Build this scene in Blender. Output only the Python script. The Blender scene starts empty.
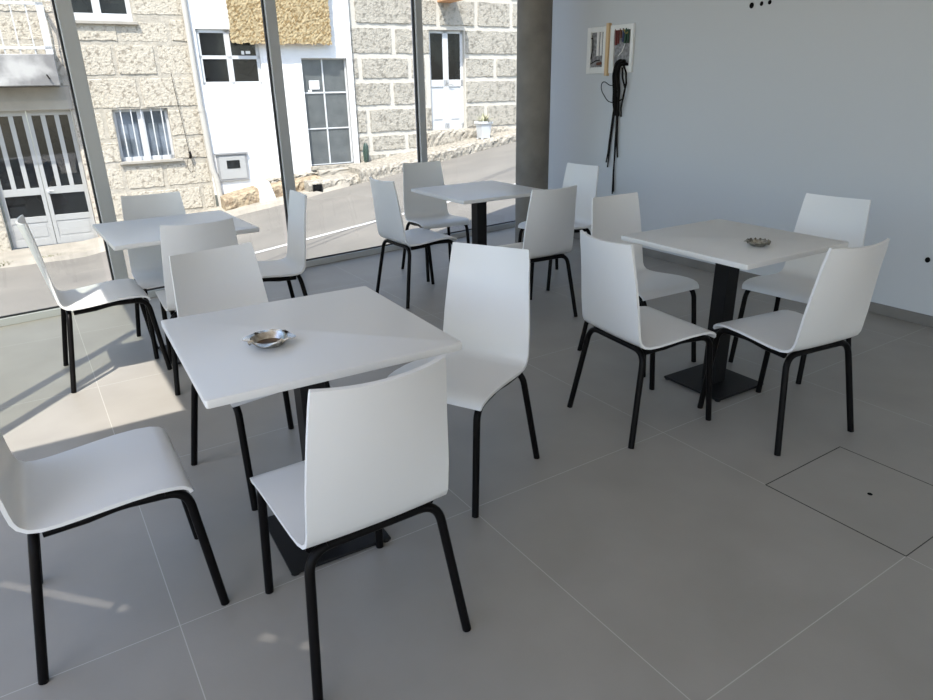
import bpy, bmesh, math, random
from mathutils import Vector, Matrix
random.seed(7)
PI = math.pi
COL = bpy.context.scene.collection
SC = bpy.context.scene

# ------------------------------------------------------------------ camera
def setup_camera():
    yaw, pitch, roll = -.5710, .3753, -.0190
    fwd = Vector((-math.sin(yaw)*math.cos(pitch), math.cos(yaw)*math.cos(pitch), -math.sin(pitch)))
    right = Vector((math.cos(yaw), math.sin(yaw), 0)); up = right.cross(fwd)
    r = math.cos(roll)*right + math.sin(roll)*up
    u = -math.sin(roll)*right + math.cos(roll)*up
    b = -fwd
    cam = bpy.data.objects.new('camera', bpy.data.cameras.new('camera')); COL.objects.link(cam)
    cam.matrix_world = Matrix(((r.x, u.x, b.x, -.1118), (r.y, u.y, b.y, -1.7160), (r.z, u.z, b.z, 1.4221), (0, 0, 0, 1)))
    cam.data.sensor_width = 36; cam.data.sensor_fit = 'HORIZONTAL'; cam.data.lens = 671.94/933*36
    cam.data.clip_start = .05; cam.data.clip_end = 300
    SC.camera = cam
setup_camera()

# ------------------------------------------------------------------ sky, sun, exposure
SUN_EL = math.radians(57); SUN_H = Vector((.656, .755))           # horizontal travel direction of the light
w = bpy.data.worlds.new('world'); SC.world = w; w.use_nodes = True
nt = w.node_tree; nt.nodes.clear()
wo = nt.nodes.new('ShaderNodeOutputWorld'); bg = nt.nodes.new('ShaderNodeBackground'); sky = nt.nodes.new('ShaderNodeTexSky')
sky.sky_type = 'NISHITA'; sky.sun_disc = False; sky.sun_elevation = SUN_EL
sky.sun_rotation = math.atan2(-SUN_H.x, -SUN_H.y); sky.dust_density = 1.5; sky.ozone_density = 1.0
bg.inputs['Strength'].default_value = .43
nt.links.new(sky.outputs[0], bg.inputs[0]); nt.links.new(bg.outputs[0], wo.inputs[0])
sun = bpy.data.objects.new('sun', bpy.data.lights.new('sun', 'SUN')); COL.objects.link(sun)
sun.data.energy = 7.5; sun.data.angle = math.radians(.45); sun.data.color = (1, .95, .88)
d = Vector((SUN_H.x*math.cos(SUN_EL), SUN_H.y*math.cos(SUN_EL), -math.sin(SUN_EL)))
sun.rotation_euler = d.to_track_quat('-Z', 'Y').to_euler(); sun.location = (-6, -6, 9)
vs = SC.view_settings
SC.display_settings.display_device = 'sRGB'
vs.view_transform = 'Standard'; vs.look = 'None'; vs.gamma = 1; vs.use_curve_mapping = False
vs.exposure = .2

# ------------------------------------------------------------------ materials
def mat(name, col, rough=.5, spec=.5, metal=0, noise=None, bump=None, coords='Object', col2=None, coat=0):
    m = bpy.data.materials.new(name); m.use_nodes = True
    n = m.node_tree; b = n.nodes['Principled BSDF']
    b.inputs['Base Color'].default_value = (*col, 1); b.inputs['Roughness'].default_value = rough
    b.inputs['Metallic'].default_value = metal; b.inputs['Specular IOR Level'].default_value = spec
    b.inputs['Coat Weight'].default_value = coat
    tc = n.nodes.new('ShaderNodeTexCoord')
    if noise:                                # (scale, detail, low, high)
        t = n.nodes.new('ShaderNodeTexNoise'); t.inputs['Scale'].default_value = noise[0]; t.inputs['Detail'].default_value = noise[1]
        r = n.nodes.new('ShaderNodeValToRGB')
        r.color_ramp.elements[0].position = noise[2]; r.color_ramp.elements[1].position = noise[3]
        r.color_ramp.elements[0].color = (*(col2 or [c*.7 for c in col]), 1); r.color_ramp.elements[1].color = (*col, 1)
        n.links.new(tc.outputs[coords], t.inputs['Vector']); n.links.new(t.outputs['Fac'], r.inputs['Fac'])
        n.links.new(r.outputs['Color'], b.inputs['Base Color'])
    if bump:                                 # (scale, detail, strength, distance)
        t = n.nodes.new('ShaderNodeTexNoise'); t.inputs['Scale'].default_value = bump[0]; t.inputs['Detail'].default_value = bump[1]
        bp = n.nodes.new('ShaderNodeBump'); bp.inputs['Strength'].default_value = bump[2]; bp.inputs['Distance'].default_value = bump[3]
        n.links.new(tc.outputs[coords], t.inputs['Vector']); n.links.new(t.outputs['Fac'], bp.inputs['Height'])
        n.links.new(bp.outputs['Normal'], b.inputs['Normal'])
    return m

def floor_mat():
    m = bpy.data.materials.new('grey_floor_tile'); m.use_nodes = True
    n = m.node_tree; L = n.links.new; b = n.nodes['Principled BSDF']
    tc = n.nodes.new('ShaderNodeTexCoord'); sx = n.nodes.new('ShaderNodeSeparateXYZ'); L(tc.outputs['Object'], sx.inputs[0])
    ds = []
    for ax in 'XY':
        a = n.nodes.new('ShaderNodeMath'); a.operation = 'ADD'; a.inputs[1].default_value = 50.5; L(sx.outputs[ax], a.inputs[0])
        f = n.nodes.new('ShaderNodeMath'); f.operation = 'FRACT'; L(a.outputs[0], f.inputs[0])
        s = n.nodes.new('ShaderNodeMath'); s.operation = 'SUBTRACT'; s.inputs[1].default_value = .5; L(f.outputs[0], s.inputs[0])
        ab = n.nodes.new('ShaderNodeMath'); ab.operation = 'ABSOLUTE'; L(s.outputs[0], ab.inputs[0]); ds.append(ab)
    mn = n.nodes.new('ShaderNodeMath'); mn.operation = 'MINIMUM'; L(ds[0].outputs[0], mn.inputs[0]); L(ds[1].outputs[0], mn.inputs[1])
    lt = n.nodes.new('ShaderNodeMath'); lt.operation = 'LESS_THAN'; lt.inputs[1].default_value = .0014; L(mn.outputs[0], lt.inputs[0])
    no = n.nodes.new('ShaderNodeTexNoise'); no.inputs['Scale'].default_value = 3; no.inputs['Detail'].default_value = 8; L(tc.outputs['Object'], no.inputs['Vector'])
    cr = n.nodes.new('ShaderNodeValToRGB'); cr.color_ramp.elements[0].position = .3; cr.color_ramp.elements[1].position = .7
    cr.color_ramp.elements[0].color = (.25, .235, .21, 1); cr.color_ramp.elements[1].color = (.29, .273, .246, 1); L(no.outputs['Fac'], cr.inputs['Fac'])
    mx = n.nodes.new('ShaderNodeMix'); mx.data_type = 'RGBA'; L(lt.outputs[0], mx.inputs[0]); L(cr.outputs['Color'], mx.inputs[6])
    mx.inputs[7].default_value = (.42, .4, .37, 1); L(mx.outputs[2], b.inputs['Base Color'])
    n2 = n.nodes.new('ShaderNodeTexNoise'); n2.inputs['Scale'].default_value = 90; n2.inputs['Detail'].default_value = 4; L(tc.outputs['Object'], n2.inputs['Vector'])
    bp = n.nodes.new('ShaderNodeBump'); bp.inputs['Strength'].default_value = .08; bp.inputs['Distance'].default_value = .002
    L(n2.outputs['Fac'], bp.inputs['Height']); L(bp.outputs['Normal'], b.inputs['Normal'])
    b.inputs['Roughness'].default_value = .42; b.inputs['Specular IOR Level'].default_value = .45
    return m

def glass_mat(name, tint, refl=1.0):
    m = bpy.data.materials.new(name); m.use_nodes = True
    n = m.node_tree; n.nodes.clear(); L = n.links.new
    o = n.nodes.new('ShaderNodeOutputMaterial'); mx = n.nodes.new('ShaderNodeMixShader')
    t = n.nodes.new('ShaderNodeBsdfTransparent'); t.inputs[0].default_value = (*tint, 1)
    g = n.nodes.new('ShaderNodeBsdfGlossy'); g.inputs['Roughness'].default_value = .02; g.inputs[0].default_value = (refl, refl, refl, 1)
    lw_ = n.nodes.new('ShaderNodeLayerWeight'); pw = n.nodes.new('ShaderNodeMath'); pw.operation = 'POWER'; pw.inputs[1].default_value = 5
    f = n.nodes.new('ShaderNodeMath'); f.operation = 'MULTIPLY_ADD'; f.inputs[1].default_value = .9; f.inputs[2].default_value = .03
    L(lw_.outputs['Facing'], pw.inputs[0]); L(pw.outputs[0], f.inputs[0])
    L(f.outputs[0], mx.inputs[0]); L(t.outputs[0], mx.inputs[1]); L(g.outputs[0], mx.inputs[2]); L(mx.outputs[0], o.inputs[0])
    return m

M = dict(
    floor=floor_mat(),
    wall=mat('white_wall_paint', (.53, .555, .58), .7, .3, bump=(30, 4, .05, .004)),
    ceiling=mat('cream_ceiling_paint', (.83, .78, .7), .8, .2),
    base=mat('grey_skirting_tile', (.2, .19, .175), .4, noise=(6, 5, .3, .7), col2=(.16, .15, .14)),
    conc=mat('bare_concrete', (.23, .215, .19), .85, .2, noise=(4, 8, .3, .7), col2=(.15, .14, .125), bump=(20, 6, .3, .01)),
    terrace=mat('pale_concrete_paving', (.56, .53, .47), .8, .2, noise=(2, 6, .3, .7), col2=(.5, .47, .42)),
    alu=mat('grey_aluminium', (.5, .51, .51), .4, .5, .25),
    gasket=mat('black_rubber', (.008, .008, .009), .6),
    glass=glass_mat('clear_glass', (.97, .98, .975)),
    glass_side=glass_mat('tinted_clear_glass', (.76, .78, .74)),
    ply=mat('white_laminate', (.68, .68, .672), .32, .5, noise=(2.5, 4, .3, .7), col2=(.65, .65, .642)),
    tabletop=mat('white_tabletop', (.67, .665, .645), .38, .5),
    steel=mat('black_powder_coat', (.0045, .004, .004), .38, .08),
    steel2=mat('black_matt_steel', (.01, .0095, .0095), .5, .15, noise=(60, 3, .3, .7), col2=(.009, .009, .01)),
    alloy=mat('worn_silver_metal', (.62, .6, .56), .25, .5, .95, noise=(35, 5, .35, .65), col2=(.25, .2, .15)),
    alloy2=mat('dull_pewter_metal', (.5, .48, .42), .35, .5, .9, noise=(60, 5, .35, .65), col2=(.12, .11, .09)),
    ash=mat('brown_ash_stain', (.16, .1, .055), .6, .4, .3, noise=(50, 4, .3, .7), col2=(.05, .03, .02)),
    cable=mat('black_cable', (.006, .005, .004), .6, .1),
    wood=mat('raw_pine_batten', (.62, .45, .26), .6, .3),
    boxw=mat('white_plastic', (.72, .73, .72), .5),
    boxg=mat('light_grey_plastic', (.24, .24, .24), .5),
    inbox=mat('grey_box_interior', (.3, .3, .31), .7, noise=(40, 4, .4, .6), col2=(.16, .16, .17)),
    red=mat('red_wire', (.12, .015, .01), .5), green=mat('green_wire', (.012, .05, .025), .5), blue=mat('blue_wire', (.015, .025, .09), .5),
    brown=mat('brown_wire', (.12, .04, .02), .5), yellow=mat('yellow_wire', (.25, .19, .04), .5),
    hole=mat('dark_hole', (.004, .004, .004), .9, .1),
    joint=mat('dark_joint', (.05, .05, .045), .8, .1),
    asphalt=mat('worn_asphalt', (.195, .182, .16), .9, .2, noise=(1.1, 10, .3, .7), col2=(.15, .141, .126), bump=(60, 8, .6, .01)),
    paint=mat('white_road_paint', (.55, .54, .52), .7, noise=(14, 6, .25, .5), col2=(.36, .35, .33)),
    kerb=mat('pale_worn_granite', (.36, .33, .275), .9, .2, noise=(18, 12, .36, .6), col2=(.2, .18, .15), bump=(24, 12, 1, .03)),
    side=mat('pale_cement_pavement', (.34, .31, .26), .9, .2, noise=(3, 8, .3, .7), col2=(.24, .22, .185), bump=(40, 5, .4, .01)),
    rock=mat('ochre_rock', (.35, .285, .195), .9, .2, noise=(12, 14, .38, .56), col2=(.2, .15, .1), bump=(22, 12, 1, .04)),
    stoneL=mat('pale_cream_stone', (.43, .39, .32), .9, .2, noise=(15, 14, .36, .47), col2=(.25, .22, .175), bump=(26, 14, 1, .02)),
    mortarL=mat('cream_mortar', (.4, .365, .305), .9, .2, noise=(12, 12, .3, .6), col2=(.29, .265, .22), bump=(30, 10, .8, .012)),
    stoneR=mat('grey_granite', (.345, .322, .275), .9, .2, noise=(13, 14, .36, .5), col2=(.205, .19, .16), bump=(27, 14, 1, .022)),
    mortarR=mat('white_mortar', (.46, .435, .385), .9, .2, bump=(25, 6, .5, .01)),
    lintel=mat('smooth_pale_cement', (.34, .315, .27), .85, noise=(4, 8, .3, .7), col2=(.27, .25, .215)),
    slab=mat('stained_white_slab', (.38, .37, .35), .85, noise=(3, 9, .4, .62), col2=(.17, .165, .16)),
    render=mat('white_render', (.68, .68, .67), .85, .2, noise=(3, 6, .25, .5), col2=(.6, .6, .6), bump=(18, 5, .25, .01)),
    alug=mat('pale_grey_aluminium', (.36, .36, .35), .4, .5, .1),
    pvc=mat('white_frame_paint', (.5, .51, .515), .4),
    pipe=mat('pale_grey_pipe', (.4, .38, .34), .6),
    dark=mat('dark_window_glass', (.012, .014, .014), .1, .25, noise=(1.6, 4, .4, .7), col2=(.005, .005, .006)),
    dusty=mat('dusty_grey_glass', (.11, .118, .118), .3, .5, noise=(5, 6, .3, .7), col2=(.07, .078, .08)),
    curtain=mat('pale_curtain_behind_glass', (.17, .2, .24), .3, .5, noise=(3, 3, .4, .6), col2=(.07, .085, .1)),
    skyglass=mat('pale_blue_glass', (.42, .5, .58), .15, .6),
    straw=mat('golden_straw', (.35, .28, .165), .9, .2, noise=(27, 14, .4, .56), col2=(.2, .135, .06), bump=(110, 10, .7, .008)),
    terracotta=mat('terracotta', (.55, .3, .16), .8),
    paper=mat('white_paper', (.78, .78, .78), .8),
    leaf=mat('dry_green_leaf', (.24, .25, .15), .7, noise=(20, 3, .4, .6), col2=(.36, .33, .22)),
    cactus=mat('dark_green_skin', (.035, .075, .05), .4, .5, noise=(45, 3, .5, .7), col2=(.02, .04, .03)),
    weed=mat('weed_green', (.12, .13, .04), .8),
)

# ------------------------------------------------------------------ mesh helpers
class MB:
    XF = staticmethod(lambda v: Vector(v))
    def __init__(s, org=(0, 0, 0)): s.v = []; s.f = []; s.org = MB.XF(org)
    def add(s, vs, fs):
        o = len(s.v); s.v += [MB.XF(v)-s.org for v in vs]; s.f += [[i+o for i in f] for f in fs]; return s
    def box(s, x0, x1, y0, y1, z0, z1):
        v = [(x, y, z) for z in (z0, z1) for y in (y0, y1) for x in (x0, x1)]
        return s.add(v, [(0, 2, 3, 1), (4, 5, 7, 6), (0, 1, 5, 4), (2, 6, 7, 3), (0, 4, 6, 2), (1, 3, 7, 5)])
    def tube(s, pts, r, n=10, cap=True):
        pts = [Vector(p) for p in pts]; rs = r if isinstance(r, (list, tuple)) else [r]*len(pts)
        rings = []; t0 = (pts[1]-pts[0]).normalized(); a = t0.orthogonal().normalized()
        for i, p in enumerate(pts):
            t = (pts[min(i+1, len(pts)-1)]-pts[max(i-1, 0)]).normalized()
            a = (a-t*a.dot(t)).normalized(); b = t.cross(a)
            rings.append([p+(a*math.cos(2*PI*k/n)+b*math.sin(2*PI*k/n))*rs[i] for k in range(n)])
        v = [q for R in rings for q in R]
        f = [(i*n+k, i*n+(k+1) % n, (i+1)*n+(k+1) % n, (i+1)*n+k) for i in range(len(pts)-1) for k in range(n)]
        if cap: f += [tuple(reversed(range(n))), tuple((len(pts)-1)*n+k for k in range(n))]
        return s.add(v, f)
    def lathe(s, prof, c=(0, 0), n=24, z=0, sq=0):
        v = []; f = []
        for r, h in prof:
            for k in range(n):
                a = 2*PI*k/n; v.append((c[0]+r*math.cos(a), c[1]+r*math.sin(a), z+h))
        for i in range(len(prof)-1):
            for k in range(n): f.append((i*n+k, i*n+(k+1) % n, (i+1)*n+(k+1) % n, (i+1)*n+k))
        f += [tuple(reversed(range(n))), tuple((len(prof)-1)*n+k for k in range(n))]
        return s.add(v, f)
    def grid(s, P):
        nu, nv = len(P), len(P[0])
        return s.add([q for r in P for q in r], [(i*nv+j, (i+1)*nv+j, (i+1)*nv+j+1, i*nv+j+1) for i in range(nu-1) for j in range(nv-1)])
    def build(s, name, m, parent=None, smooth=False, bevel=0, seg=2, mats=None):
        me = bpy.data.meshes.new(name); me.from_pydata([tuple(v) for v in s.v], [], s.f); me.update()
        bm = bmesh.new(); bm.from_mesh(me); bmesh.ops.recalc_face_normals(bm, faces=bm.faces)
        if bevel: bmesh.ops.bevel(bm, geom=[e for e in bm.edges if len(e.link_faces) == 2 and e.calc_face_angle(0) > .6], offset=bevel, segments=seg, affect='EDGES', profile=.5)
        if smooth:
            for f in bm.faces: f.smooth = True
            for e in bm.edges:
                if len(e.link_faces) == 2 and e.calc_face_angle(0) > .7: e.smooth = False
        bm.to_mesh(me); bm.free(); me.materials.append(m)
        o = bpy.data.objects.new(name, me); COL.objects.link(o)
        if parent: o.parent = parent
        else: o.location = s.org
        return o

def tag(o, label=None, cat=None, group=None, kind=None):
    if label: o['label'] = label
    if cat: o['category'] = cat
    if group: o['group'] = group
    if kind: o['kind'] = kind
    return o
def empty(name, loc, rz=0):
    o = bpy.data.objects.new(name, None); COL.objects.link(o); o.location = loc; o.rotation_euler = (0, 0, rz); o.empty_display_size = .1
    return o
def copy_tree(o, parent=None):
    c = o.copy(); COL.objects.link(c)
    if parent: c.parent = parent
    for ch in [x for x in o.children]: copy_tree(ch, c)
    return c
def fillet(pts, rad, n=6):
    """polyline with rounded corners"""
    P = [Vector(p) for p in pts]; out = [P[0]]
    for i in range(1, len(P)-1):
        r = rad[i-1]; a = (P[i-1]-P[i]).normalized(); b = (P[i+1]-P[i]).normalized()
        A = P[i]+a*r; B = P[i]+b*r
        for k in range(n+1):
            t = k/n; out.append(A*(1-t)**2+P[i]*2*t*(1-t)+B*t*t)
    return out+[P[-1]]

# ------------------------------------------------------------------ the room shell
H = 2.9; XL = -.925; XR = 4.355; YB = -5.2
def fy(x): return 3.568+.1263*(x-.3)          # the street facade line
FA = math.atan(.1263)
def struct(mb, name, m, **k): return tag(mb.build(name, m, **k), kind='structure')

fl = MB(); fl.add([(XL, YB, 0), (XR, YB, 0), (XR, fy(XR)+.06, 0), (XL, fy(XL)+.06, 0), (XL, YB, -.15), (XR, YB, -.15), (XR, fy(XR)+.06, -.15), (XL, fy(XL)+.06, -.15)],
       [(0, 1, 2, 3), (7, 6, 5, 4), (0, 4, 5, 1), (1, 5, 6, 2), (2, 6, 7, 3), (3, 7, 4, 0)])
struct(fl, 'floor', M['floor'])
# roof: the slab over the room and an assumed, unseen porch (gap added to cast a sun streak)
c = MB(); c.add([(XL, YB, H), (XR+.2, YB, H), (XR+.2, fy(XR)+.05, H), (XL, fy(XL)+.05, H), (XL, YB, H+.14), (XR+.2, YB, H+.14), (XR+.2, fy(XR)+.05, H+.14), (XL, fy(XL)+.05, H+.14)],
       [(0, 1, 2, 3), (7, 6, 5, 4), (0, 4, 5, 1), (1, 5, 6, 2), (2, 6, 7, 3), (3, 7, 4, 0)])
struct(c, 'ceiling', M['ceiling'])
def slab(pts, z0, z1, name, m):
    n = len(pts); b = MB(); b.add([(x, y, z0) for x, y in pts]+[(x, y, z1) for x, y in pts],
        [tuple(reversed(range(n))), tuple(range(n, 2*n))]+[(i, (i+1) % n, n+(i+1) % n, n+i) for i in range(n)])
    return struct(b, name, m)
YC = 1.446-.49*H                             # porch edge, its shadow crosses the floor
gx0, gy0, gx1, gy1 = -1.668, -.924, -.94, -1.731; g = .009  # invented slit between the panels, lets a thin line of sun reach the floor
ux, uy = (gx1-gx0), (gy1-gy0); ul = math.hypot(ux, uy); nx, ny = -uy/ul*g, ux/ul*g
slab([(XL-1.3, YB), (XL, YB), (XL, gy1), (gx1-nx, gy1-ny), (gx0-nx, gy0-ny), (XL-1.3, gy0)], H, H+.02, 'ceiling_unseen_shade', M['ceiling'])
slab([(XL-1.3, gy0), (gx0-nx, gy0-ny), (gx0+nx, gy0+ny), (gx1+nx, gy1+ny), (XL, gy1), (XL, YC), (XL-1.3, YC)], H, H+.02, 'ceiling_unseen_shade', M['ceiling'])
struct(MB().box(XR, XR+.2, YB, 4.08, -1.2, H), 'wall_right', M['wall'])
bw = MB(); bw.box(XL, -.6, YB-.2, YB, 0, H).box(XR-.3, XR+.2, YB-.2, YB, 0, H).box(-.6, XR-.3, YB-.2, YB, 1.3, H)
struct(bw, 'wall_back', M['wall'])
struct(MB().box(XR-.012, XR, YB, 3.85, 0, .068), 'baseboard_right', M['base'], bevel=.003)
# below the floor, towards the street
fw = MB(); fw.add([(XL, fy(XL)-.1, -2), (XR, fy(XR)-.1, -2), (XR, fy(XR)+.05, -2), (XL, fy(XL)+.05, -2), (XL, fy(XL)-.1, -.15), (XR, fy(XR)-.1, -.15), (XR, fy(XR)+.05, -.15), (XL, fy(XL)+.05, -.15)],
       [(3, 2, 1, 0), (4, 5, 6, 7), (0, 1, 5, 4), (1, 2, 6, 5), (2, 3, 7, 6), (3, 0, 4, 7)])
struct(fw, 'wall_front', M['conc'])
# terrace left of the room
struct(MB().box(XL-8, XL-.001, -11, 3.2, -1.5, -.02).box(XL-.001, XR+2, -11, YB-.2, -1.5, -.02), 'floor_terrace', M['terrace'])

# street facade: bays of glass between mullions
MX = [XL, .3, 1.667, 3.026, XR-.005]
def fac(x, off=0): return Vector((x-math.sin(FA)*off, fy(x)+math.cos(FA)*off, 0))
def facade_box(x0, x1, o0, o1, z0, z1, name, m, parent=None, **k):
    """a box lying along the facade line; origin at its left foot"""
    o = fac(x0, 0); L = (fac(x1)-fac(x0)).length
    mb = MB().box(0, L, o0, o1, z0, z1); ob = mb.build(name, m, **k); ob.location = o; ob.rotation_euler = (0, 0, FA)
    return ob
for i in range(4):
    w_ = empty('window_%d' % (i+1), fac(MX[i]), FA); tag(w_, kind='structure')
    L = (fac(MX[i+1])-fac(MX[i])).length; e = .045
    fr = MB().box(e, L-e, -.025, .035, 0, .05).box(e, L-e, -.025, .035, H-.08, H); fr.build('frame', M['alu'], w_, bevel=.003)
    gk = MB().box(e, L-e, -.005, .012, .05, .06)
    gk.build('gasket', M['gasket'], w_)
    MB().box(e, L-e, .0, .008, .06, H-.08).build('pane', M['glass'], w_)
for i, (wid) in enumerate([.1, .092, .085, .07]):
    x = MX[i]
    t = MB().box(-.0*wid, wid, -.035, .035, 0, H); t.org = Vector()
    ob = t.build('trim_%d' % (i+1), M['alu'], bevel=.004); tag(ob, kind='structure'); ob.location = fac(x); ob.rotation_euler = (0, 0, FA)
    gb = MB().box(-.01, 0, -.012, .012, 0, H).build('gasket', M['gasket'], ob)
slab([(-1.335, -1.25), (-1.04, -1.58), (-1.08, -1.62), (-1.375, -1.29)], H+.0205, H+.03, 'ceiling_unseen_shade', M['ceiling'])  # added unseen patch over the slit, interrupts the sun streak
# round concrete column in the corner
struct(MB(org=(3.91, 3.355, 0)).lathe([(.152, 0), (.152, H)], (3.91, 3.355), 40), 'trim_column', M['conc'], smooth=True)

# left wall: glass with an open door, posts throwing shadows on the floor
P1, P2 = 1.43, 1.13
lw = MB()
for y in (P2-.03, P1-.03): lw.box(XL-.022, XL+.022, y, y+.045, 0, H)
lw.box(XL-.03, XL+.03, -.03, .03, 0, H).box(XL-.03, XL+.03, -1.6, -1.54, 0, H).box(XL-.03, XL+.03, -3.2, -3.14, 0, H).box(XL-.03, XL+.03, YB, YB+.06, 0, H)
lw.box(XL-.03, XL+.03, P1, fy(XL), 0, .05).box(XL-.03, XL+.03, YB, 0, 0, .05)
o = struct(lw, 'window_5', M['alu'])
MB().box(XL-.004, XL+.004, P1+.03, fy(XL)-.02, .05, H).box(XL-.004, XL+.004, P2+.03, P1-.03, .0, H).build('pane', M['glass_side'], o)

# ------------------------------------------------------------------ street frame helpers
SA = math.radians(-3)
def SW(s, w_, z=0): s -= .03; return Vector((s*math.cos(SA)-w_*math.sin(SA), s*math.sin(SA)+w_*math.cos(SA), z+.16))
def G(s, w_):
    b = -1.27+.16*(s-.44) if s > 0 else -1.34+.02*s
    return b+.045*(12-w_)
def street_obj(mb, name, m, org=(0, 0, 0), kind=None, **k):
    """mb holds (s, w, z) coordinates"""
    mb.org = Vector((0, 0, 0)); mb.v = [v-Vector(org) for v in mb.v]
    o = mb.build(name, m, **k); o.location = SW(*org); o.rotation_euler = (0, 0, SA)
    if kind: tag(o, kind=kind)
    return o
WR = 11.1
rows = []
ss = [-22+.5*i for i in range(90)]
wsr = [-4, 3.4, 5, 6, 7, 8, 9, 10, WR]
mbr = MB(); mbr.grid([[(s, q, G(s, q)) for q in wsr] for s in ss if s <= 16])
# keep the road outside our own building: only rows with w above the facade
mbr = MB(); mbr.grid([[(s, q, G(s, q)) for q in [3.9, 5, 6, 7, 8, 9, 10, WR]] for s in ss if s <= 20])
road = street_obj(mbr, 'road', M['asphalt'], kind='structure')
road.name = 'floor_road'
lm = MB()
lm.grid([[(s, 7.8-.13*s+q, G(s, 7.8-.13*s+q)+.006) for q in (-.055, .055)] for s in ss if .9 < s < 19])
lo = street_obj(lm, 'edge_line', M['paint']); lo.parent = road; lo.location = (0, 0, 0); lo.rotation_euler = (0, 0, 0)
# pavement on the far side, a little above the road
sw_ = MB()
def pav(s): return G(s, WR)+.07
P = []
for s in [-22+.25*i for i in range(108)]:
    if s > 4.95: break
    j = .04*math.sin(s*3.1)+.02*math.sin(s*7.7)
    P.append([(s, WR-.05+j, G(s, WR-.05)-.02), (s, WR+j, pav(s)), (s, 11.6, pav(s)+.01), (s, 12.05, pav(s)+.02)])
sw_.grid(P)
street_obj(sw_, 'floor_pavement', M['side'], kind='structure')

# ------------------------------------------------------------------ stone walls
def subtract(rects, hole):
    hx0, hx1, hz0, hz1 = hole; out = []
    for x0, x1, z0, z1 in rects:
        if hx1 <= x0 or hx0 >= x1 or hz1 <= z0 or hz0 >= z1: out.append((x0, x1, z0, z1)); continue
        if hz0 > z0: out.append((x0, x1, z0, hz0))
        if hz1 < z1: out.append((x0, x1, hz1, z1))
        a, b = max(z0, hz0), min(z1, hz1)
        if hx0 > x0: out.append((x0, hx0, a, b))
        if hx1 < x1: out.append((hx1, x1, a, b))
    return out
def masonry(org, s0, s1, courses, joints, holes, gap, relief, cell, rng):
    """returns the blocks as one mesh, each with a rough face and rounded edges; joints: {course: [s...]} else random"""
    mb = MB(org)
    for ci in range(len(courses)-1):
        z0, z1 = courses[ci], courses[ci+1]
        js = joints.get(ci)
        if js is None:
            js = []; x = s0+rng.uniform(.3, .9)
            while x < s1-.2: js.append(x); x += rng.uniform(.65, 1.25)
        else:
            js = list(js); x = (js[-1] if js else s0)+rng.uniform(.8, 1.2)
            while x < s1-.3: js.append(x); x += rng.uniform(.7, 1.2)
        ed = [s0]+js+[s1]
        for a, b in zip(ed, ed[1:]):
            rs = [(a+gap/2, b-gap/2, z0+gap/2+rng.uniform(-.008, .008), z1-gap/2+rng.uniform(-.008, .008))]
            for h in holes: rs = subtract(rs, h)
            for r in rs:
                if r[1]-r[0] < .06 or r[3]-r[2] < .06: continue
                nx_, nz_ = max(3, int((r[1]-r[0])/cell)), max(3, int((r[3]-r[2])/cell)); G_ = []
                dd = rng.uniform(-.006, .01)
                c_ = .014; xs = [r[0]]+[r[0]+c_+(r[1]-r[0]-2*c_)*i/nx_ for i in range(nx_+1)]+[r[1]]
                zs = [r[2]]+[r[2]+c_+(r[3]-r[2]-2*c_)*j/nz_ for j in range(nz_+1)]+[r[3]]
                for i, x0_ in enumerate(xs):
                    row = []
                    for j, z0_ in enumerate(zs):
                        edge = min(i, len(xs)-1-i, j, len(zs)-1-j); x, z = x0_, z0_
                        y = 12.02 if edge == 0 else 12-relief-dd+rng.uniform(-.3, .3)*relief
                        x += rng.uniform(-.009, .009); z += rng.uniform(-.009, .009)
                        row.append((x, y, z))
                    G_.append(row)
                mb.grid(G_)
    return mb
def backing(org, s0, s1, z0, z1, holes, y0=12.0, y1=12.35):
    mb = MB(org); rs = [(s0, s1, z0, z1)]
    for h in holes: rs = subtract(rs, h)
    for r in rs: mb.box(r[0], r[1], y0, y1, r[2], r[3])
    return mb
def house(name, org):
    return empty(name, SW(*org), SA)
def part(mb, name, m, par, **k): return mb.build(name, m, par, **k)

# ---- cream stone house on the left
O1 = (-2, 12, -1.3); h1 = house('stone_house', O1)
tag(h1, 'pale cream stone house with a barred window, double gate and railed balcony', 'house')
gate = (-1.08, .27, -1.25, 1.0); win = (.88, 1.78, .1, .98); topw = (.42, 1.48, 2.36, 3.7); bdoor = (-1.5, -.58, 1.8, 3.8)
holes = [gate, win, topw, bdoor]
rng = random.Random(3)
part(backing(O1, -9, 2.36, -2.2, 4.6, holes), 'wall', M['mortarL'], h1)
part(masonry(O1, -9, 2.36, [-2.2, -1.75, -1.3, -.85, -.4, .03, .47, .97, 1.5, 2.03, 2.44, 2.95, 3.5, 4.05, 4.6], {}, holes+[(-1.2, .27, 1.0, 1.36)], .055, .007, .08, rng), 'stone_facing', M['stoneL'], h1, smooth=True)
part(MB(O1).box(-1.25, .3, 11.96, 12.1, 1.0, 1.36), 'lintel', M['lintel'], h1, bevel=.01)
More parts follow.
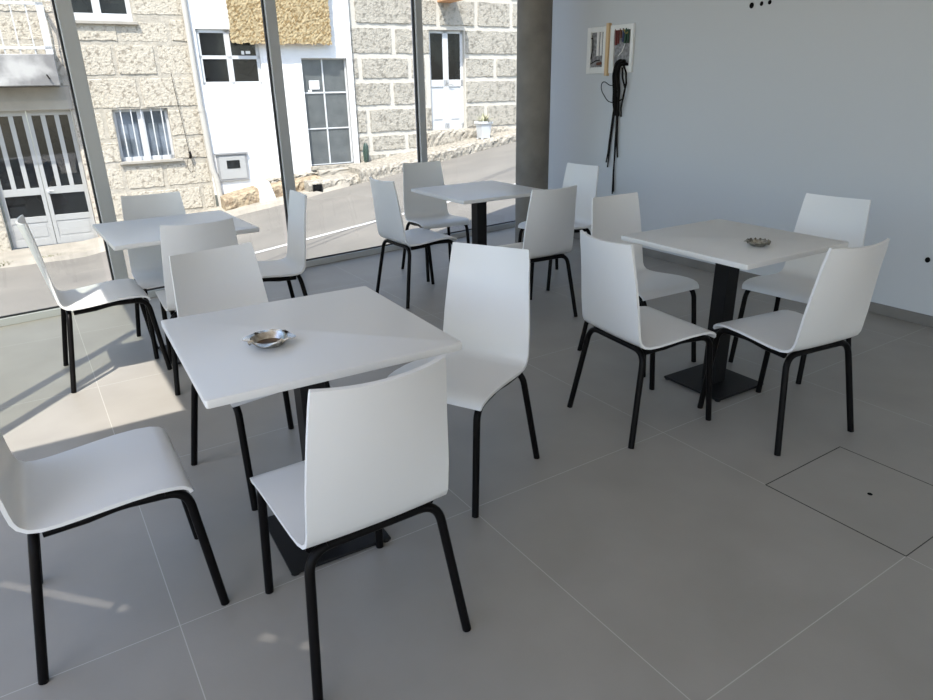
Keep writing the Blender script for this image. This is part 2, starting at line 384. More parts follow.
# double gate: each leaf with three tall panes above a wide one and a solid panel
def gate_leaf(x0, x1, stile_l, stile_r):
    y0, y1 = 12.1, 12.15; f = MB(O1)
    f.box(x0, stile_l, y0, y1, -1.22, 1.0).box(stile_r, x1, y0, y1, -1.22, 1.0)
    for z0, z1 in ((.92, 1.0), (-.36, -.24), (-.82, -.72), (-1.22, -1.1)): f.box(stile_l, stile_r, y0, y1, z0, z1)
    f.box(stile_l, stile_r, y0+.01, y1, -1.1, -.82)
    wd = (stile_r-stile_l-2*.07)/3
    for k in (1, 2):
        x = stile_l+k*wd+(k-1)*.07; f.box(x, x+.07, y0, y1, -.24, .92)
    lf = part(f, 'gate_leaf', M['alug'], h1, bevel=.004)
    MB(O1).box(stile_l, stile_r, y0+.03, y0+.04, -.72, .92).build('pane', M['dark'], lf)
    MB(O1).box(stile_l+.03, stile_r-.03, y0+.004, y0+.01, -1.07, -.85).build('panel', M['alug'], lf, bevel=.004)
    return lf
gate_leaf(-1.05, -.4, -.99, -.46)
gl = gate_leaf(-.39, .26, -.33, .2)
MB(O1).box(-.36, -.32, 12.07, 12.1, -.33, -.27).tube([(-.36, 12.075, -.3), (-.26, 12.065, -.3)], .009, 8).build('handle', M['pvc'], gl)
# barred casement window
wf = MB(O1); x0, x1, z0, z1 = win
wf.box(x0, x0+.05, 12.1, 12.16, z0, z1).box(x1-.05, x1, 12.1, 12.16, z0, z1).box(x0, x1, 12.1, 12.16, z0, z0+.07).box(x0, x1, 12.1, 12.16, z1-.05, z1)
wf.box(1.27, 1.38, 12.09, 12.16, z0, z1).box(1.315, 1.335, 12.08, 12.1, z0, z1)
wfo = part(wf, 'window', M['pvc'], h1, bevel=.003)
MB(O1).box(x0+.05, x1-.05, 12.13, 12.14, z0+.05, z1-.04).build('pane', M['curtain'], wfo)
for k in range(5):
    xx = x0+.13+k*.165
    MB(O1).tube([(xx, 12.03, z0-.01), (xx, 12.03, z1+.01)], .011, 8).build('window_bar', M['pvc'], wfo)
part(MB(O1).box(x0-.04, x1+.12, 11.93, 12.12, z0-.04, z0+.005), 'window_sill', M['lintel'], h1, bevel=.006)
# upper window
x0, x1, z0, z1 = topw; wf = MB(O1)
wf.box(x0, x0+.07, 12.08, 12.15, z0, z1).box(x1-.07, x1, 12.08, 12.15, z0, z1).box(x0, x1, 12.06, 12.15, z0, z0+.12).box(x0, x1, 12.08, 12.15, z1-.08, z1).box(.9, 1.02, 12.07, 12.15, z0, z1)
wfo = part(wf, 'window', M['pvc'], h1, bevel=.004)
MB(O1).box(x0+.07, x1-.07, 12.12, 12.13, z0+.1, z1-.08).build('pane', M['dark'], wfo)
part(MB(O1).box(x0-.06, x1+.06, 11.93, 12.12, z0-.05, z0+.0), 'window_sill', M['lintel'], h1, bevel=.006)
# balcony door behind the railing
x0, x1, z0, z1 = bdoor; wf = MB(O1)
wf.box(x0, x0+.07, 12.08, 12.15, z0, z1).box(x1-.1, x1, 12.08, 12.15, z0, z1).box(x0, x1, 12.08, 12.15, z0, z0+.1)
wfo = part(wf, 'balcony_door', M['pvc'], h1, bevel=.004)
MB(O1).box(x0+.07, x1-.1, 12.1, 12.11, z0+.1, z1).build('pane', M['skyglass'], wfo)
# balcony with rails
BX = .19; BY = 11.46
bal = part(MB(O1).box(-4.6, BX, BY, 12.03, 1.37, 1.83), 'balcony', M['slab'], h1, bevel=.012)
rl = MB(O1)
rl.box(-4.6, BX, BY+.02, BY+.06, 1.9, 1.94).box(-4.6, BX, BY+.02, BY+.06, 2.52, 2.56).box(BX-.1, BX, BY+.02, BY+.06, 1.83, 2.56)
rl.box(BX-.05, BX, BY+.02, 12.0, 2.52, 2.56).box(BX-.05, BX, BY+.02, 12.0, 1.9, 1.94)
for k in range(20):
    xx = BX-.24-k*.2; rl.box(xx-.008, xx+.008, BY+.035, BY+.05, 1.83, 2.54)
for k in range(4):
    yy = BY+.15+k*.1; rl.box(BX-.035, BX-.02, yy, yy+.015, 1.83, 2.54)
rl.build('railing', M['pvc'], bal)
part(MB(O1).tube([(.03, BY-.01, 1.53), (.06, BY-.06, 1.47)], .012, 6), 'drain_spout', M['cable'], h1)
# thin cable hanging on the facade
ca = [(1.93, 11.95, 1.56), (1.94, 11.95, 1.3), (1.97, 11.95, .9), (2.0, 11.95, .5), (2.02, 11.95, .12)]
part(MB(O1).tube(ca, .005, 6).tube([(2.02, 11.93, .22), (2.03, 11.92, .16), (2.02, 11.93, .1)], .022, 6).tube([(2.0+.05*math.sin(t), 11.94, -.02+.13*math.cos(t)) for t in [k*PI/6 for k in range(13)]], .004, 5), 'cable', M['cable'], h1)
# drainpipe with two lengths
part(MB(O1).tube([(2.3, 11.9, 4.4), (2.33, 11.9, .95)], .05, 12).tube([(2.33, 11.9, .98), (2.335, 11.9, .9)], .06, 12)
     .tube([(2.335, 11.9, .95), (2.37, 11.9, -.1), (2.42, 11.89, -.3), (2.45, 11.88, -.95)], .055, 12), 'drainpipe', M['pipe'], h1, smooth=True)

# ---- white house
O2 = (3.8, 12, -.7); h2 = house('white_house', O2)
tag(h2, 'bright white rendered house with straw mat, square window and grey glazed door', 'house')
ww = (2.44, 3.52, 1.35, 2.27); wd = (4.29, 5.2, -.2, 1.8); mb_ = (2.47, 3.03, -.36, .13)
part(backing(O2, 2.36, 5.27, -.6, 4.6, [ww, wd], 11.93, 12.3), 'wall', M['render'], h2)
x0, x1, z0, z1 = ww; wf = MB(O2)
for a, b in ((x0, x0+.06), (x1-.06, x1), (2.92, 3.02)): wf.box(a, b, 11.97, 12.03, z0, z1)
for a, b in ((z0, z0+.05), (z1-.06, z1), (1.78, 1.84)): wf.box(x0, x1, 11.97, 12.03, a, b)
wfo = part(wf, 'window', M['pvc'], h2, bevel=.004)
MB(O2).box(x0+.04, x1-.04, 12.0, 12.01, z0+.04, z1-.04).build('pane', M['dark'], wfo)
MB(O2).box(3.2, 3.25, 11.99, 11.999, 1.86, 1.92).box(3.28, 3.36, 11.99, 11.999, 1.87, 1.92).build('sticker', M['paper'], wfo)
x0, x1, z0, z1 = wd; df = MB(O2)
for a, b in ((x0, x0+.02), (x1-.02, x1), (4.705, 4.735)): df.box(a, b, 12.02, 12.06, z0, z1)
for a, b in ((z0, z0+.02), (z1-.02, z1), (.49, .515), (1.16, 1.19)): df.box(x0, x1, 12.02, 12.06, a, b)
dfo = part(df, 'door', M['pvc'], h2, bevel=.003)
MB(O2).box(x0+.02, x1-.02, 12.04, 12.05, z0+.02, z1-.02).build('pane', M['dusty'], dfo)
MB(O2).box(4.43, 4.63, 12.02, 12.03, 1.24, 1.4).box(4.4, 4.47, 12.02, 12.03, 1.19, 1.23).build('notice', M['paper'], dfo)
part(MB(O2).box(wd[0]-.03, wd[1]+.05, 11.8, 12.1, -.27, -.2), 'doorstep', M['kerb'], h2, bevel=.01)
# meter box
mx = part(MB(O2).box(mb_[0], mb_[1], 11.89, 11.95, mb_[2], mb_[3]), 'meter_box', M['boxg'], h2, bevel=.006)
MB(O2).box(2.51, 2.99, 11.88, 11.895, -.32, .09).build('cover', M['alug'], mx, bevel=.004)
MB(O2).box(2.64, 2.88, 11.875, 11.885, -.13, .02).build('meter_window', M['dark'], mx)
MB(O2).box(mb_[0]-.02, mb_[1]+.02, 11.86, 11.95, mb_[3], mb_[3]+.03).build('hood', M['boxg'], mx)
# straw mat hanging in front of the upper floor
st = MB(O2); rg = random.Random(11); G_ = []
for i in range(66):
    row = []
    for j in range(60):
        x = 3.0+1.87*i/65; z = 2.03+1.7*j/59
        edge = i in (0, 65) or j == 0
        row.append((x+(rg.uniform(-.015, .015) if edge else rg.uniform(-.006, .006)), 11.76+rg.uniform(-.006, .006), z+(rg.uniform(-.02, .02) if edge else 0)))
    G_.append(row)
st.grid(G_); st.box(3.02, 4.85, 11.775, 11.82, 2.05, 3.72)
part(st, 'straw_mat', M['straw'], h2)
part(MB(O2).box(3.03, 4.84, 11.82, 11.95, 2.08, 2.14), 'mat_rail', M['wood'], h2)
# white painted pier over the rock
part(MB(O2).add([(3.05, 11.33, G(3.1, 11.4)+.02), (3.38, 11.33, G(3.3, 11.4)+.02), (3.28, 11.42, -.36), (3.08, 11.42, -.36), (3.07, 12.1, G(3.1, 11.4)), (3.4, 12.1, G(3.3, 11.4)), (3.3, 12.1, -.36), (3.1, 12.1, -.36)],
     [(0, 1, 2, 3), (5, 4, 7, 6), (0, 3, 7, 4), (1, 5, 6, 2), (3, 2, 6, 7), (0, 4, 5, 1)]), 'white_pier', M['render'], h2, bevel=.03)

# ---- granite house
O3 = (8, 12, -.2); h3 = house('granite_house', O3)
tag(h3, 'grey granite block house with wide white mortar joints and white double door', 'house')
gd = (7.08, 7.93, .37, 2.35)
part(backing(O3, 5.27, 14, -.6, 4.6, [gd]), 'wall', M['mortarR'], h3)
cz = [-.55, -.02, .35, .87, 1.39, 1.85, 2.4, 2.95, 3.5, 4.05, 4.6]
js = {2: [5.6, 6.9, 8.45], 3: [6.17, 7.0, 9.3], 4: [5.5, 6.6, 7.0, 8.7], 5: [6.26, 6.8, 9.4], 6: [5.43, 7.3, 8.22], 7: [6.2, 7.9]}
part(masonry(O3, 5.3, 14, cz, js, [(gd[0], gd[1]+.02, gd[2]-.02, gd[3]+.02)], .075, .018, .06, rng), 'granite_blocks', M['stoneR'], h3, smooth=True)
x0, x1, z0, z1 = gd
for a, b in ((x0, 7.505), (7.505, x1)):
    f = MB(O3)
    f.box(a, a+.065, 12.08, 12.13, z0, z1).box(b-.065, b, 12.08, 12.13, z0, z1).box(a, b, 12.08, 12.13, z1-.06, z1).box(a, b, 12.08, 12.13, z0, z0+.12).box(a, b, 12.08, 12.13, 1.24, 1.38)
    f.box(a+.06, b-.06, 12.1, 12.13, z0+.1, 1.26)
    lf = part(f, 'door_leaf', M['pvc'], h3, bevel=.004)
    MB(O3).box(a+.065, b-.065, 12.1, 12.11, 1.38, z1-.06).build('pane', M['dark'], lf)
    MB(O3).box(a+.11, b-.11, 12.085, 12.1, z0+.2, 1.16).build('panel', M['pvc'], lf, bevel=.008)
MB(O3).tube([(7.56, 12.05, 1.3), (7.62, 12.04, 1.28), (7.68, 12.045, 1.27)], .01, 6).build('handle', M['alug'], lf)
part(MB(O3).box(7.3, 7.62, 11.45, 12.02, 2.86, 3.2), 'canopy', M['terracotta'], h3, bevel=.015)
bl = MB(O3); part(bl.box(5.2, 5.31, 11.9, 12.0, -.22, 4.6), 'plaster_edge', M['render'], h3)

# stone ledges and rock along the foot of the two houses (setting)
def ledge(name, prof, w0, w1, m, down=.5, cell=.08, rough=.025, seed=1):
    """prof: [(s, ztop)...]; rough front face and worn top"""
    rg = random.Random(seed); s0, s1 = prof[0][0], prof[-1][0]; n = int((s1-s0)/cell); P = []
    def zt(s):
        for (a, za), (b, zb) in zip(prof, prof[1:]):
            if s <= b: return za+(zb-za)*(s-a)/(b-a)
        return prof[-1][1]
    for i in range(n+1):
        s = s0+(s1-s0)*i/n; z = zt(s); r = lambda k=1: rg.uniform(-rough, rough)*k
        P.append([(s, w0+r(), z-down), (s, w0+r(), z-down*.6), (s, w0+r(), z-down*.35), (s, w0+r(), z-down*.16), (s, w0+.015+r(.6), z-.035+r(.4)), (s, w0+.06+r(.5), z+r(.2)), (s, (w0+w1)/2, z+r(.3)), (s, w1, z+.01)])
    mb = MB(); mb.grid(P); k = len(P[0]); mb.f.append(list(range(k))); mb.f.append([n*k+j for j in range(k)])
    return street_obj(mb, name, m, kind='structure', smooth=False)
ledge('trim_rock_ledge', [(2.42, -.62), (3.0, -.5), (3.6, -.42), (4.3, -.36)], 11.45, 12.05, M['rock'], .55, .06, .022, 2)
ledge('trim_rock_ledge', [(3.2, -.38), (4.35, -.29)], 11.8, 12.05, M['kerb'], .12, .06, .03, 9)
ledge('trim_stone_step', [(3.95, -.42), (4.6, -.37), (5.05, -.34)], 11.15, 12.05, M['kerb'], .4, .06, .018, 4)
ledge('trim_stone_step', [(4.35, -.27), (5.3, -.24)], 11.65, 12.05, M['side'], .14, .08, .012, 5)
ledge('trim_stone_step', [(4.98, -.24), (5.6, -.19), (6.35, -.08)], 11.05, 12.05, M['kerb'], .45, .06, .018, 6)
ledge('trim_stone_step', [(6.3, -.1), (7.2, .04), (8.4, .2), (9.6, .34), (14, .95)], 11.3, 12.05, M['kerb'], .4, .06, .018, 7)
ledge('trim_stone_step', [(6.9, .35), (9.0, .37)], 11.86, 12.05, M['kerb'], .4, .07, .02, 8)
street_obj(MB().box(4.02, 4.2, 11.1, 11.25, -.66, -.46), 'trim_drain_opening', M['hole'], kind='structure')
# houses continue a little beyond, so that the far pavement stays closed on the right
# ---- small things outdoors
pc = (8.12, 11.55); pz = .17
pt = empty('planter', SW(pc[0], pc[1], pz), SA); tag(pt, 'white square planter with a small dry plant on the stone ledge', 'planter')
pb = MB().add([(sx*r, sy*r, z) for r, z in ((.1, 0), (.13, .28), (.155, .3), (.155, .35), (.135, .35), (.125, .31)) for sx, sy in ((-1, -1), (1, -1), (1, 1), (-1, 1))],
     [(4*k+i, 4*k+(i+1) % 4, 4*k+4+(i+1) % 4, 4*k+4+i) for k in range(5) for i in range(4)]+[(3, 2, 1, 0), (20, 21, 22, 23)])
pb.build('pot', M['pvc'], pt, bevel=.006)
for sx in (-1, 1):
    for sy in (-1, 1): MB().box(sx*.09-.02, sx*.09+.02, sy*.09-.02, sy*.09+.02, -.03, .01).build('foot', M['pvc'], pt)
lf = MB(); rg = random.Random(5)
for k in range(40):
    a = rg.uniform(0, 2*PI); l = rg.uniform(.1, .25); e = rg.uniform(.2, 1.3)
    b = Vector((rg.uniform(-.07, .07), rg.uniform(-.07, .07), .31)); d_ = Vector((math.cos(a)*math.cos(e), math.sin(a)*math.cos(e), math.sin(e)))
    s_ = d_.cross(Vector((0, 0, 1))).normalized()*.024; t = b+d_*l; mdl = b+d_*l*.55+Vector((0, 0, .01))
    lf.add([b, mdl+s_, t, mdl-s_], [(0, 1, 2, 3)])
lf.build('foliage', M['leaf'], pt)
cc = MB(org=SW(5.44, 11.86, -.2)); base = SW(5.44, 11.86, -.2); v = []; f = []
prof = [(.028, 0), (.045, .04), (.055, .12), (.058, .22), (.05, .31), (.033, .37), (.01, .4)]; n = 24
for r, z in prof:
    for k in range(n): rr = r*(1+.12*math.cos(8*2*PI*k/n)); v.append(base+Vector((rr*math.cos(2*PI*k/n)+.03*z, rr*math.sin(2*PI*k/n), z)))
f = [(i*n+k, i*n+(k+1) % n, (i+1)*n+(k+1) % n, (i+1)*n+k) for i in range(len(prof)-1) for k in range(n)]+[tuple(reversed(range(n))), tuple((len(prof)-1)*n+k for k in range(n))]
cc.add(v, f); tag(cc.build('cactus', M['cactus'], smooth=True), 'slender dark green cactus upright against the granite wall', 'cactus')
wds = [(-1.12, 11.12, .16, 'leafy green weed tuft at the road edge, nearer the left end'), (-.48, 11.14, .2, 'wider green weed tuft in front of the double gate'), (.08, 11.2, .11, 'smallest flat weed tuft at the foot of the pavement')]
for s, q, r, lab in wds:
    o_ = SW(s, q, G(s, q)+.03); wm = MB(org=o_)
    for k in range(60):
        a = rg.uniform(0, 2*PI); l = rg.uniform(.3, 1)*r; b = o_+Vector((rg.uniform(-1, 1)*r*.7, rg.uniform(-.04, .04), 0)); d_ = Vector((math.cos(a)*.5, math.sin(a)*.2, rg.uniform(.2, .5)))*l
        s_ = Vector((.012, 0, .004)); wm.add([b-s_, b+s_, b+d_], [(0, 1, 2)])
    tag(wm.build('weed', M['weed']), lab, 'weed', 'weeds along the far pavement')
# overhead wires crossing the street (they throw the thin shadow lines on the road)
for k, off in enumerate((0, .2)):
    a = SW(2.52, 6.87+off, -.71); b = SW(6.68, 8.25+off*.5, -.1); dr = (b-a); hh = 4.2
    sh = Vector((-SUN_H.x, -SUN_H.y, 0))*(hh/math.tan(SUN_EL))+Vector((0, 0, hh))
    A = a-dr*1.4+sh; B = b+dr*1.2+sh
    tag(MB(org=A).tube([A, B], .015, 8).build('overhead_wire', M['cable']), ('black overhead wire crossing above the street, the one nearer the houses', 'black overhead wire crossing above the street, the one nearer the cafe')[1-k], 'wire', 'overhead wires above the street')

# ------------------------------------------------------------------ chairs
def make_chair():
    t = empty('cafe_chair', (0, 0, 0))
    # profile of the bent plywood shell: (y, z, half width, curl)
    prof = [(.203, .404, .196, 0), (.198, .418, .2, 0), (.184, .4285, .203, 0), (.16, .435, .205, 0), (.12, .4385, .205, 0), (.06, .437, .204, 0), (0, .432, .202, 0), (-.06, .425, .2, .001), (-.11, .42, .198, .002),
            (-.15, .4185, .196, .003), (-.178, .423, .193, .004), (-.198, .437, .191, .005), (-.209, .457, .19, .006), (-.2155, .482, .189, .008), (-.221, .51, .188, .01)]
    back = [(-.221, .51, .188, .01), (-.2275, .54, .187, .012), (-.2345, .58, .185, .015), (-.2445, .63, .181, .019), (-.256, .69, .176, .023), (-.268, .75, .171, .026), (-.279, .80, .167, .028), (-.2865, .835, .163, .03), (-.289, .845, .161, .03)]
    def shell(pr, th=.0105, cap0=True, cap1=True, full=None):
        full = full or pr; mb = MB(); nx_ = 12; top = []; bot = []
        i0 = full.index(pr[0])
        for i in range(len(pr)):
            j = i0+i; a = full[max(j-1, 0)]; b = full[min(j+1, len(full)-1)]
            ty, tz = b[0]-a[0], b[1]-a[1]; l = math.hypot(ty, tz); ny_, nz_ = tz/l, -ty/l     # normal on the sitter's side is (+y up)
            if nz_ < 0 and abs(nz_) > abs(ny_): ny_, nz_ = -ny_, -nz_
            y, z, hw, cu = pr[i]; rt = []; rb = []
            for k in range(nx_+1):
                u = -1+2*k/nx_; x = u*hw; c_ = cu*u*u
                rt.append((x, y+ny_*th/2+c_*abs(ny_), z+nz_*th/2+c_*abs(nz_))); rb.append((x, y-ny_*th/2+c_*abs(ny_), z-nz_*th/2+c_*abs(nz_)))
            top.append(rt); bot.append(rb)
        n = nx_+1; m_ = len(pr); v = [p for r in top for p in r]+[p for r in bot for p in r]; N = n*m_; f = []
        for i in range(m_-1):
            for k in range(nx_):
                f.append((i*n+k, i*n+k+1, (i+1)*n+k+1, (i+1)*n+k)); f.append((N+i*n+k, N+(i+1)*n+k, N+(i+1)*n+k+1, N+i*n+k+1))
            f.append((i*n, (i+1)*n, N+(i+1)*n, N+i*n)); f.append((i*n+nx_, N+i*n+nx_, N+(i+1)*n+nx_, (i+1)*n+nx_))
        if cap0: f += [(k, N+k, N+k+1, k+1) for k in range(nx_)]
        if cap1: o_ = (m_-1)*n; f += [(o_+k, o_+k+1, N+o_+k+1, N+o_+k) for k in range(nx_)]
        return mb.add(v, f)
    full = prof+back[1:]
    shell(prof, cap1=False, full=full).build('seat', M['ply'], t, smooth=True)
    bkp = [full[len(prof)-1]]+back[1:]
    shell(bkp, cap0=False, full=full).build('backrest', M['ply'], t, smooth=True)
    R_ = .0128
    for s in (-1, 1):
        fp = fillet([(s*.187, .235, 0), (s*.176, .192, .405), (s*.170, .03, .413), (s*.166, -.05, .4)], [.055, .03], 8)
        k = 9
        MB().tube(fp[:k+1], R_, 12).build('leg', M['steel'], t, smooth=True)
        MB().tube(fp[k:]+[(s*.165, -.15, .396)], R_, 12).build('side_rail', M['steel'], t, smooth=True)
    rp = fillet([(-.221, -.235, 0), (-.178, -.17, .4035), (.178, -.17, .4035), (.221, -.235, 0)], [.06, .06], 8)
    MB().tube(rp[:9], R_, 12).build('leg', M['steel'], t, smooth=True)
    MB().tube(list(reversed(rp))[:9], R_, 12).build('leg', M['steel'], t, smooth=True)
    MB().tube(rp[8:-8], R_, 12).build('rear_rail', M['steel'], t, smooth=True)
    return t
chair0 = make_chair()
G_CH = 'white plywood chairs around the four tables'
CH = [
 (0.447, -0.24, 0.7, 'white chair nearest the camera, its back to us, at the front table'),
 (1.105, 0.231, 118.1, 'white chair turned to face us at the right of the front table'),
 (-0.1, 0.21, -90.9, 'white chair cut off by the left edge, at the front table'),
 (0.495, 0.709, 189.7, 'white chair on the far side of the front table, tucked behind its tabletop'),
 (2.045, 0.178, -96.2, 'white chair at the left of the right-hand table, its outer back towards us'),
 (2.48, -0.19, -7.5, 'white chair on the near right of the right-hand table, its black legs fully in view'),
 (3.159, 0.171, 95.1, 'white chair beside the bare wall, on the far right of the right-hand table'),
 (2.574, 0.697, 177.7, 'white chair on the far side of the right-hand table, left of the tabletop corner'),
 (2.541, 1.651, -3.2, 'white chair with its back to us at the table by the concrete column'),
 (2.162, 2.44, -87.7, 'white chair seen side-on at the left of the table by the concrete column'),
 (2.607, 2.925, 172.9, 'white chair against the glass on the far side of the table by the column'),
 (3.209, 2.172, 92.8, 'white chair in front of the concrete column under the hanging black cables'),
 (0.121, 2.216, -89.4, 'white chair standing in the sun at the left of the left-hand window table'),
 (0.98, 2.2, 85.6, 'white chair in side profile before the mullion, right of the left-hand window table'),
 (0.52, 2.475, 178.8, 'white chair nearest the stone house, on the window side of the left-hand window table'),
 (0.557, 1.875, -3.2, 'white chair with its back to us at the left-hand window table, behind another chair back'),
]
for i, (x, y, a, lab) in enumerate(CH):
    c = chair0 if i == 0 else copy_tree(chair0)
    c.location = (x, y, 0); c.rotation_euler = (0, 0, math.radians(a)); tag(c, lab, 'chair', G_CH)

# ------------------------------------------------------------------ tables
def make_table():
    t = empty('cafe_table', (0, 0, 0)); h = .356; TZ = .735
    tp = MB(); n = 6; r = .008; pts = []
    for cx, cy, a0 in ((h-r, h-r, 0), (-h+r, h-r, PI/2), (-h+r, -h+r, PI), (h-r, -h+r, 1.5*PI)):
        for k in range(n+1): a = a0+PI/2*k/n; pts.append((cx+r*math.cos(a), cy+r*math.sin(a)))
    N = len(pts)
    rings = [(1-.02, TZ-.024), (1-.004, TZ-.022), (1, TZ-.018), (1, TZ-.004), (.998, TZ-.001), (.993, TZ)]
    v = [(x*s, y*s, z) for s, z in rings for x, y in pts]
    f = [(i*N+k, i*N+(k+1) % N, (i+1)*N+(k+1) % N, (i+1)*N+k) for i in range(len(rings)-1) for k in range(N)]+[tuple(reversed(range(N))), tuple((len(rings)-1)*N+k for k in range(N))]
    tp.add(v, f); tp.build('tabletop', M['tabletop'], t, smooth=True)
    MB().box(-.04, .04, -.04, .04, .016, .7).build('pedestal', M['steel2'], t, bevel=.003)
    MB().box(-.16, .16, -.16, .16, .695, .705).build('mounting_plate', M['steel2'], t)
    MB().box(-.17, .17, -.17, .17, .005, .016).build('base_plate', M['steel2'], t, bevel=.003)
    for sx in (-1, 1):
        for sy in (-1, 1): MB().lathe([(.014, 0), (.014, .006)], (sx*.155, sy*.155), 12).build('foot', M['steel2'], t)
    return t
tab0 = make_table()
TB = [(.513, .177, -2.2, 'white square table in front, carrying the dented silver ashtray'),
      (2.61, .219, -1.3, 'white square table on the right, carrying the dark pewter ashtray'),
      (.54, 2.237, 1.8, 'empty white square table at the left, before the stone house window'),
      (2.589, 2.288, -.4, 'empty white square table at the back beside the concrete column')]
for i, (x, y, a, lab) in enumerate(TB):
    c = tab0 if i == 0 else copy_tree(tab0)
    c.location = (x, y, 0); c.rotation_euler = (0, 0, math.radians(a)); tag(c, lab, 'table', 'square cafe tables')

# ------------------------------------------------------------------ ashtrays
TZ = .7351
def ashtray(loc, rz, m, m2, R1, ncorn, depth, lab):
    t = empty('ashtray', (loc[0], loc[1], TZ), rz); n = 48
    def ring(r, z, pk, pz=0):
        out = []
        for k in range(n):
            a = 2*PI*k/n; c_ = abs(math.cos(a*ncorn/2))**6
            out.append(((r+pk*c_)*math.cos(a), (r+pk*c_)*math.sin(a), z+pz*c_))
        return out
    R = [ring(R1*.52, .0, 0), ring(R1*.6, .001, 0), ring(R1*.78, depth*.6, 0), ring(R1*.84, depth*.93, R1*.06), ring(R1*.98, depth, R1*.22, -.003),
         ring(R1*.98, depth+.0018, R1*.22, -.003), ring(R1*.8, depth+.0005, R1*.04), ring(R1*.74, depth*.65, 0), ring(R1*.58, .0035, 0)]
    mb = MB(); v = [p for r in R for p in r]
    f = [(i*n+k, i*n+(k+1) % n, (i+1)*n+(k+1) % n, (i+1)*n+k) for i in range(len(R)-1) for k in range(n)]+[tuple(reversed(range(n))), tuple((len(R)-1)*n+k for k in range(n))]
    mb.add(v, f).build('bowl', m, t, smooth=True)
    MB().lathe([(R1*.56, .0036), (R1*.6, .0046), (R1*.5, .005), (.002, .0052)], n=32).build('ash_bed', m2, t, smooth=True)
    for k in range(ncorn):
        a = 2*PI*(k+.5)/ncorn
        c_ = Vector((math.cos(a), math.sin(a), 0)); s_ = Vector((-c_.y, c_.x, 0)); P_ = []
        for i in range(5):
            q = R1*(.78+.24*i/4); P_.append([c_*q+s_*(.008*u)+Vector((0, 0, depth+.003+.004*abs(u)-.001*i)) for u in (-1, -.5, 0, .5, 1)])
        mb = MB(); mb.grid(P_); mb.add([Vector(p)-Vector((0, 0, .0045)) for r in P_ for p in r], [(i*5+j, i*5+j+1, (i+1)*5+j+1, (i+1)*5+j) for i in range(4) for j in range(4)])
        mb.build('cigarette_rest', m, t, smooth=True)
    return tag(t, lab, 'ashtray')
ashtray((.393, .122), math.radians(-28), M['alloy'], M['ash'], .064, 4, .021, 'dented silver ashtray with a brown stained bowl on the front table')
a2 = ashtray((2.575, .055), math.radians(50), M['alloy2'], M['alloy2'], .05, 5, .018, 'dark pewter ashtray with ornate rim on the right-hand table')
rg = random.Random(2)
pe = MB()
for k in range(14):
    a = 2*PI*k/14; pe.lathe([(.0045, 0), (.006, .003), (.003, .007), (.001, .008)], (.047*math.cos(a), .047*math.sin(a)), 8, .019)
pe.build('beaded_rim', M['alloy2'], a2, smooth=True)

# ------------------------------------------------------------------ on the right wall
MB.XF = staticmethod(lambda v: Vector((v[0], v[1]*1.0205+.005, v[2]*1.03+.014)))
def wallbox(y0, y1, z0, z1, lab, wires, batten=None):
    t = empty('electrical_box', MB.XF((XR, (y0+y1)/2, z0))); O_ = (XR, (y0+y1)/2, z0)
    fr = MB(O_); fw_ = .045; x0, x1 = XR-.022, XR-.0005
    fr.box(x0, x1, y0, y0+fw_*.7, z0, z1).box(x0, x1, y1-fw_, y1, z0, z1).box(x0, x1, y0+fw_*.7, y1-fw_, z0, z0+.05).box(x0, x1, y0+fw_*.7, y1-fw_, z1-.04, z1)
    fr.build('frame', M['boxw'], t, bevel=.003)
    MB(O_).box(XR-.006, XR-.001, y0+.03, y1-.04, z0+.045, z1-.035).build('back_plate', M['inbox'], t)
    for pts, m, r in wires: MB(O_).tube([(XR-q[0], q[1], q[2]) for q in pts], r, 6).build('wire', m, t, smooth=True)
    return tag(t, lab, 'electrical box', 'open electrical boxes on the wall')
wallbox(2.85, 3.075, 1.44, 1.80, 'left open electrical box in the bare wall, with pale terminal strips',
    [([(.012, 3.02, 1.74), (.012, 3.01, 1.64), (.012, 3.03, 1.56), (.012, 3.05, 1.51)], M['cable'], .004), ([(.012, 3.05, 1.51), (.012, 2.97, 1.54), (.012, 2.92, 1.545)], M['cable'], .004),
     ([(.012, 2.95, 1.76), (.012, 2.95, 1.58)], M['paper'], .012), ([(.012, 2.91, 1.76), (.012, 2.91, 1.58)], M['paper'], .01),
     ([(.012, 2.9, 1.52), (.012, 2.95, 1.515)], M['brown'], .012), ([(.012, 3.03, 1.72), (.012, 3.05, 1.71)], M['cable'], .01)])
wallbox(2.54, 2.8, 1.44, 1.80, 'right open electrical box in the bare wall, coloured wires and black cables coming out',
    [([(.012, 2.74, 1.77), (.014, 2.735, 1.65)], M['red'], .012), ([(.012, 2.715, 1.77), (.014, 2.71, 1.66)], M['red'], .01), ([(.014, 2.69, 1.77), (.014, 2.68, 1.7)], M['brown'], .011),
     ([(.014, 2.65, 1.77), (.016, 2.655, 1.67)], M['blue'], .011), ([(.014, 2.62, 1.77), (.016, 2.635, 1.66)], M['green'], .013), ([(.014, 2.6, 1.77), (.016, 2.6, 1.66)], M['green'], .009),
     ([(.016, 2.66, 1.77), (.02, 2.62, 1.73), (.018, 2.6, 1.74)], M['yellow'], .008), ([(.014, 2.63, 1.66), (.014, 2.66, 1.6), (.014, 2.7, 1.57)], M['paper'], .004)])
tag(MB((XR-.02, 2.825, 1.42)).box(XR-.035, XR-.0005, 2.808, 2.838, 1.42, 1.82).build('wooden_batten', M['wood'], bevel=.002), 'thin pale pine batten upright between the two electrical boxes', 'batten')
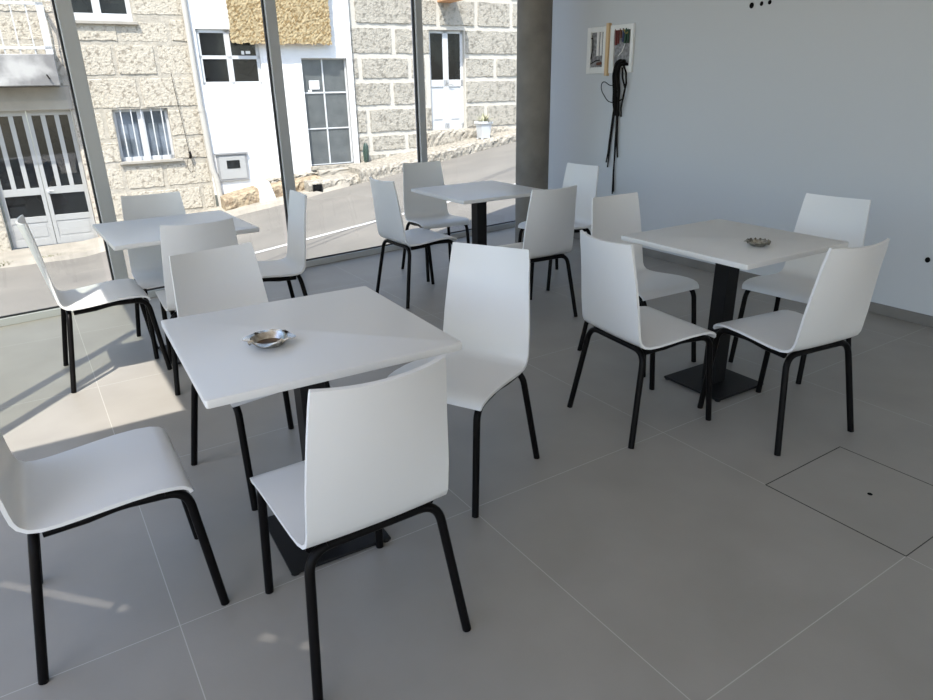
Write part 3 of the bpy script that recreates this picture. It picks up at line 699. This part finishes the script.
# the hanging bundle of black cables
t = empty('cable_bundle', MB.XF((XR-.03, 2.66, 1.5))); O_ = (XR-.03, 2.66, 1.5)
rg = random.Random(4)
for k in range(9):
    o1, o2 = rg.uniform(-.016, .016), rg.uniform(-.032, .032)
    pts = [(XR-.012, 2.6+o1, 1.50), (XR-.04-.01*k/9, 2.62+o2, 1.525+o1), (XR-.05, 2.67+o2, 1.5+o1), (XR-.035-.003*k, 2.69+o2, 1.42), (XR-.03, 2.685+o2*1.3, 1.3), (XR-.025-.003*(k % 3), 2.685+o2*1.2, 1.22), (XR-.02, 2.68+o2, 1.12+rg.uniform(-.03, .03))]
    MB(O_).tube(fillet(pts, [.02]*5, 4), .0095, 8).build('cable', M['cable'], t, smooth=True)
longs = [[(2.69, 1.3), (2.715, 1.12), (2.735, .95), (2.75, .8), (2.765, .72)], [(2.685, 1.25), (2.71, 1.05), (2.73, .85), (2.745, .68)], [(2.675, 1.2), (2.67, 1.0), (2.67, .8), (2.665, .62), (2.655, .48)],
         [(2.665, 1.2), (2.66, 1.0), (2.665, .8), (2.67, .66), (2.668, .46)], [(2.66, 1.15), (2.655, .95), (2.645, .85), (2.63, .77)]]
for L_ in longs: MB(O_).tube([(XR-.02, a, b) for a, b in L_], .0062, 8).build('cable', M['cable'], t, smooth=True)
for L_ in ([(2.62, 1.5), (2.585, 1.44), (2.575, 1.36), (2.6, 1.26), (2.615, 1.17), (2.61, 1.1)], [(2.63, 1.48), (2.62, 1.4), (2.585, 1.32), (2.6, 1.24), (2.66, 1.22)]):
    MB(O_).tube([(XR-.03, a, b) for a, b in L_], .0075, 8).build('cable', M['cable'], t, smooth=True)
loop = [(2.68, 1.2), (2.78, 1.22), (2.86, 1.3), (2.87, 1.36), (2.83, 1.38), (2.76, 1.34), (2.7, 1.35), (2.66, 1.36)]
MB(O_).tube(fillet([(XR-.03, a, b) for a, b in loop], [.03]*6, 4), .0035, 6).build('cable', M['cable'], t, smooth=True)
tag(t, 'bundle of black cables hanging down the wall from the right electrical box', 'cables')
# black holes left for fittings
hs = [(1.495, 1.828, .016, 'leftmost of the three small black cable holes high on the wall'), (1.42, 1.832, .012, 'middle one of the three small black cable holes high on the wall'),
      (1.36, 1.835, .012, 'rightmost of the three small black cable holes high on the wall'), (.085, .372, .014, 'single small black cable hole low on the wall, by the right edge')]
for y, z, r, lab in hs:
    mb = MB(org=(XR, y, z)); n = 14
    v = [(XR-x_, y+rr*math.cos(2*PI*k/n), z+rr*math.sin(2*PI*k/n)*1.15) for x_, rr in ((.0005, r), (.004, r), (.004, r*.7), (.001, r*.6)) for k in range(n)]
    mb.add(v, [(i*n+k, i*n+(k+1) % n, (i+1)*n+(k+1) % n, (i+1)*n+k) for i in range(3) for k in range(n)]+[tuple(3*n+k for k in range(n)), tuple(reversed(range(n)))])
    tag(mb.build('cable_hole', M['hole']), lab, 'hole', 'cable holes in the wall')

MB.XF = staticmethod(lambda v: Vector(v))
# floor hatch tile with its finger hole
fh = empty('floor_hatch', (2.25, -.75, 0)); O_ = (2.25, -.75, 0)
fr = MB(O_).box(1.997, 2.001, -1.0, -.5, 0, .0006).box(2.499, 2.502, -1.0, -.5, 0, .0006).box(1.997, 2.502, -1.002, -.999, 0, .0006).box(1.997, 2.502, -.502, -.4985, 0, .0006)
fr.build('joint', M['joint'], fh)
MB(O_).lathe([(.009, .0002), (.009, .0009)], (2.255, -.752), 14).build('finger_hole', M['hole'], fh)
tag(fh, 'square access hatch in the grey floor tiles with a small black finger hole', 'hatch')
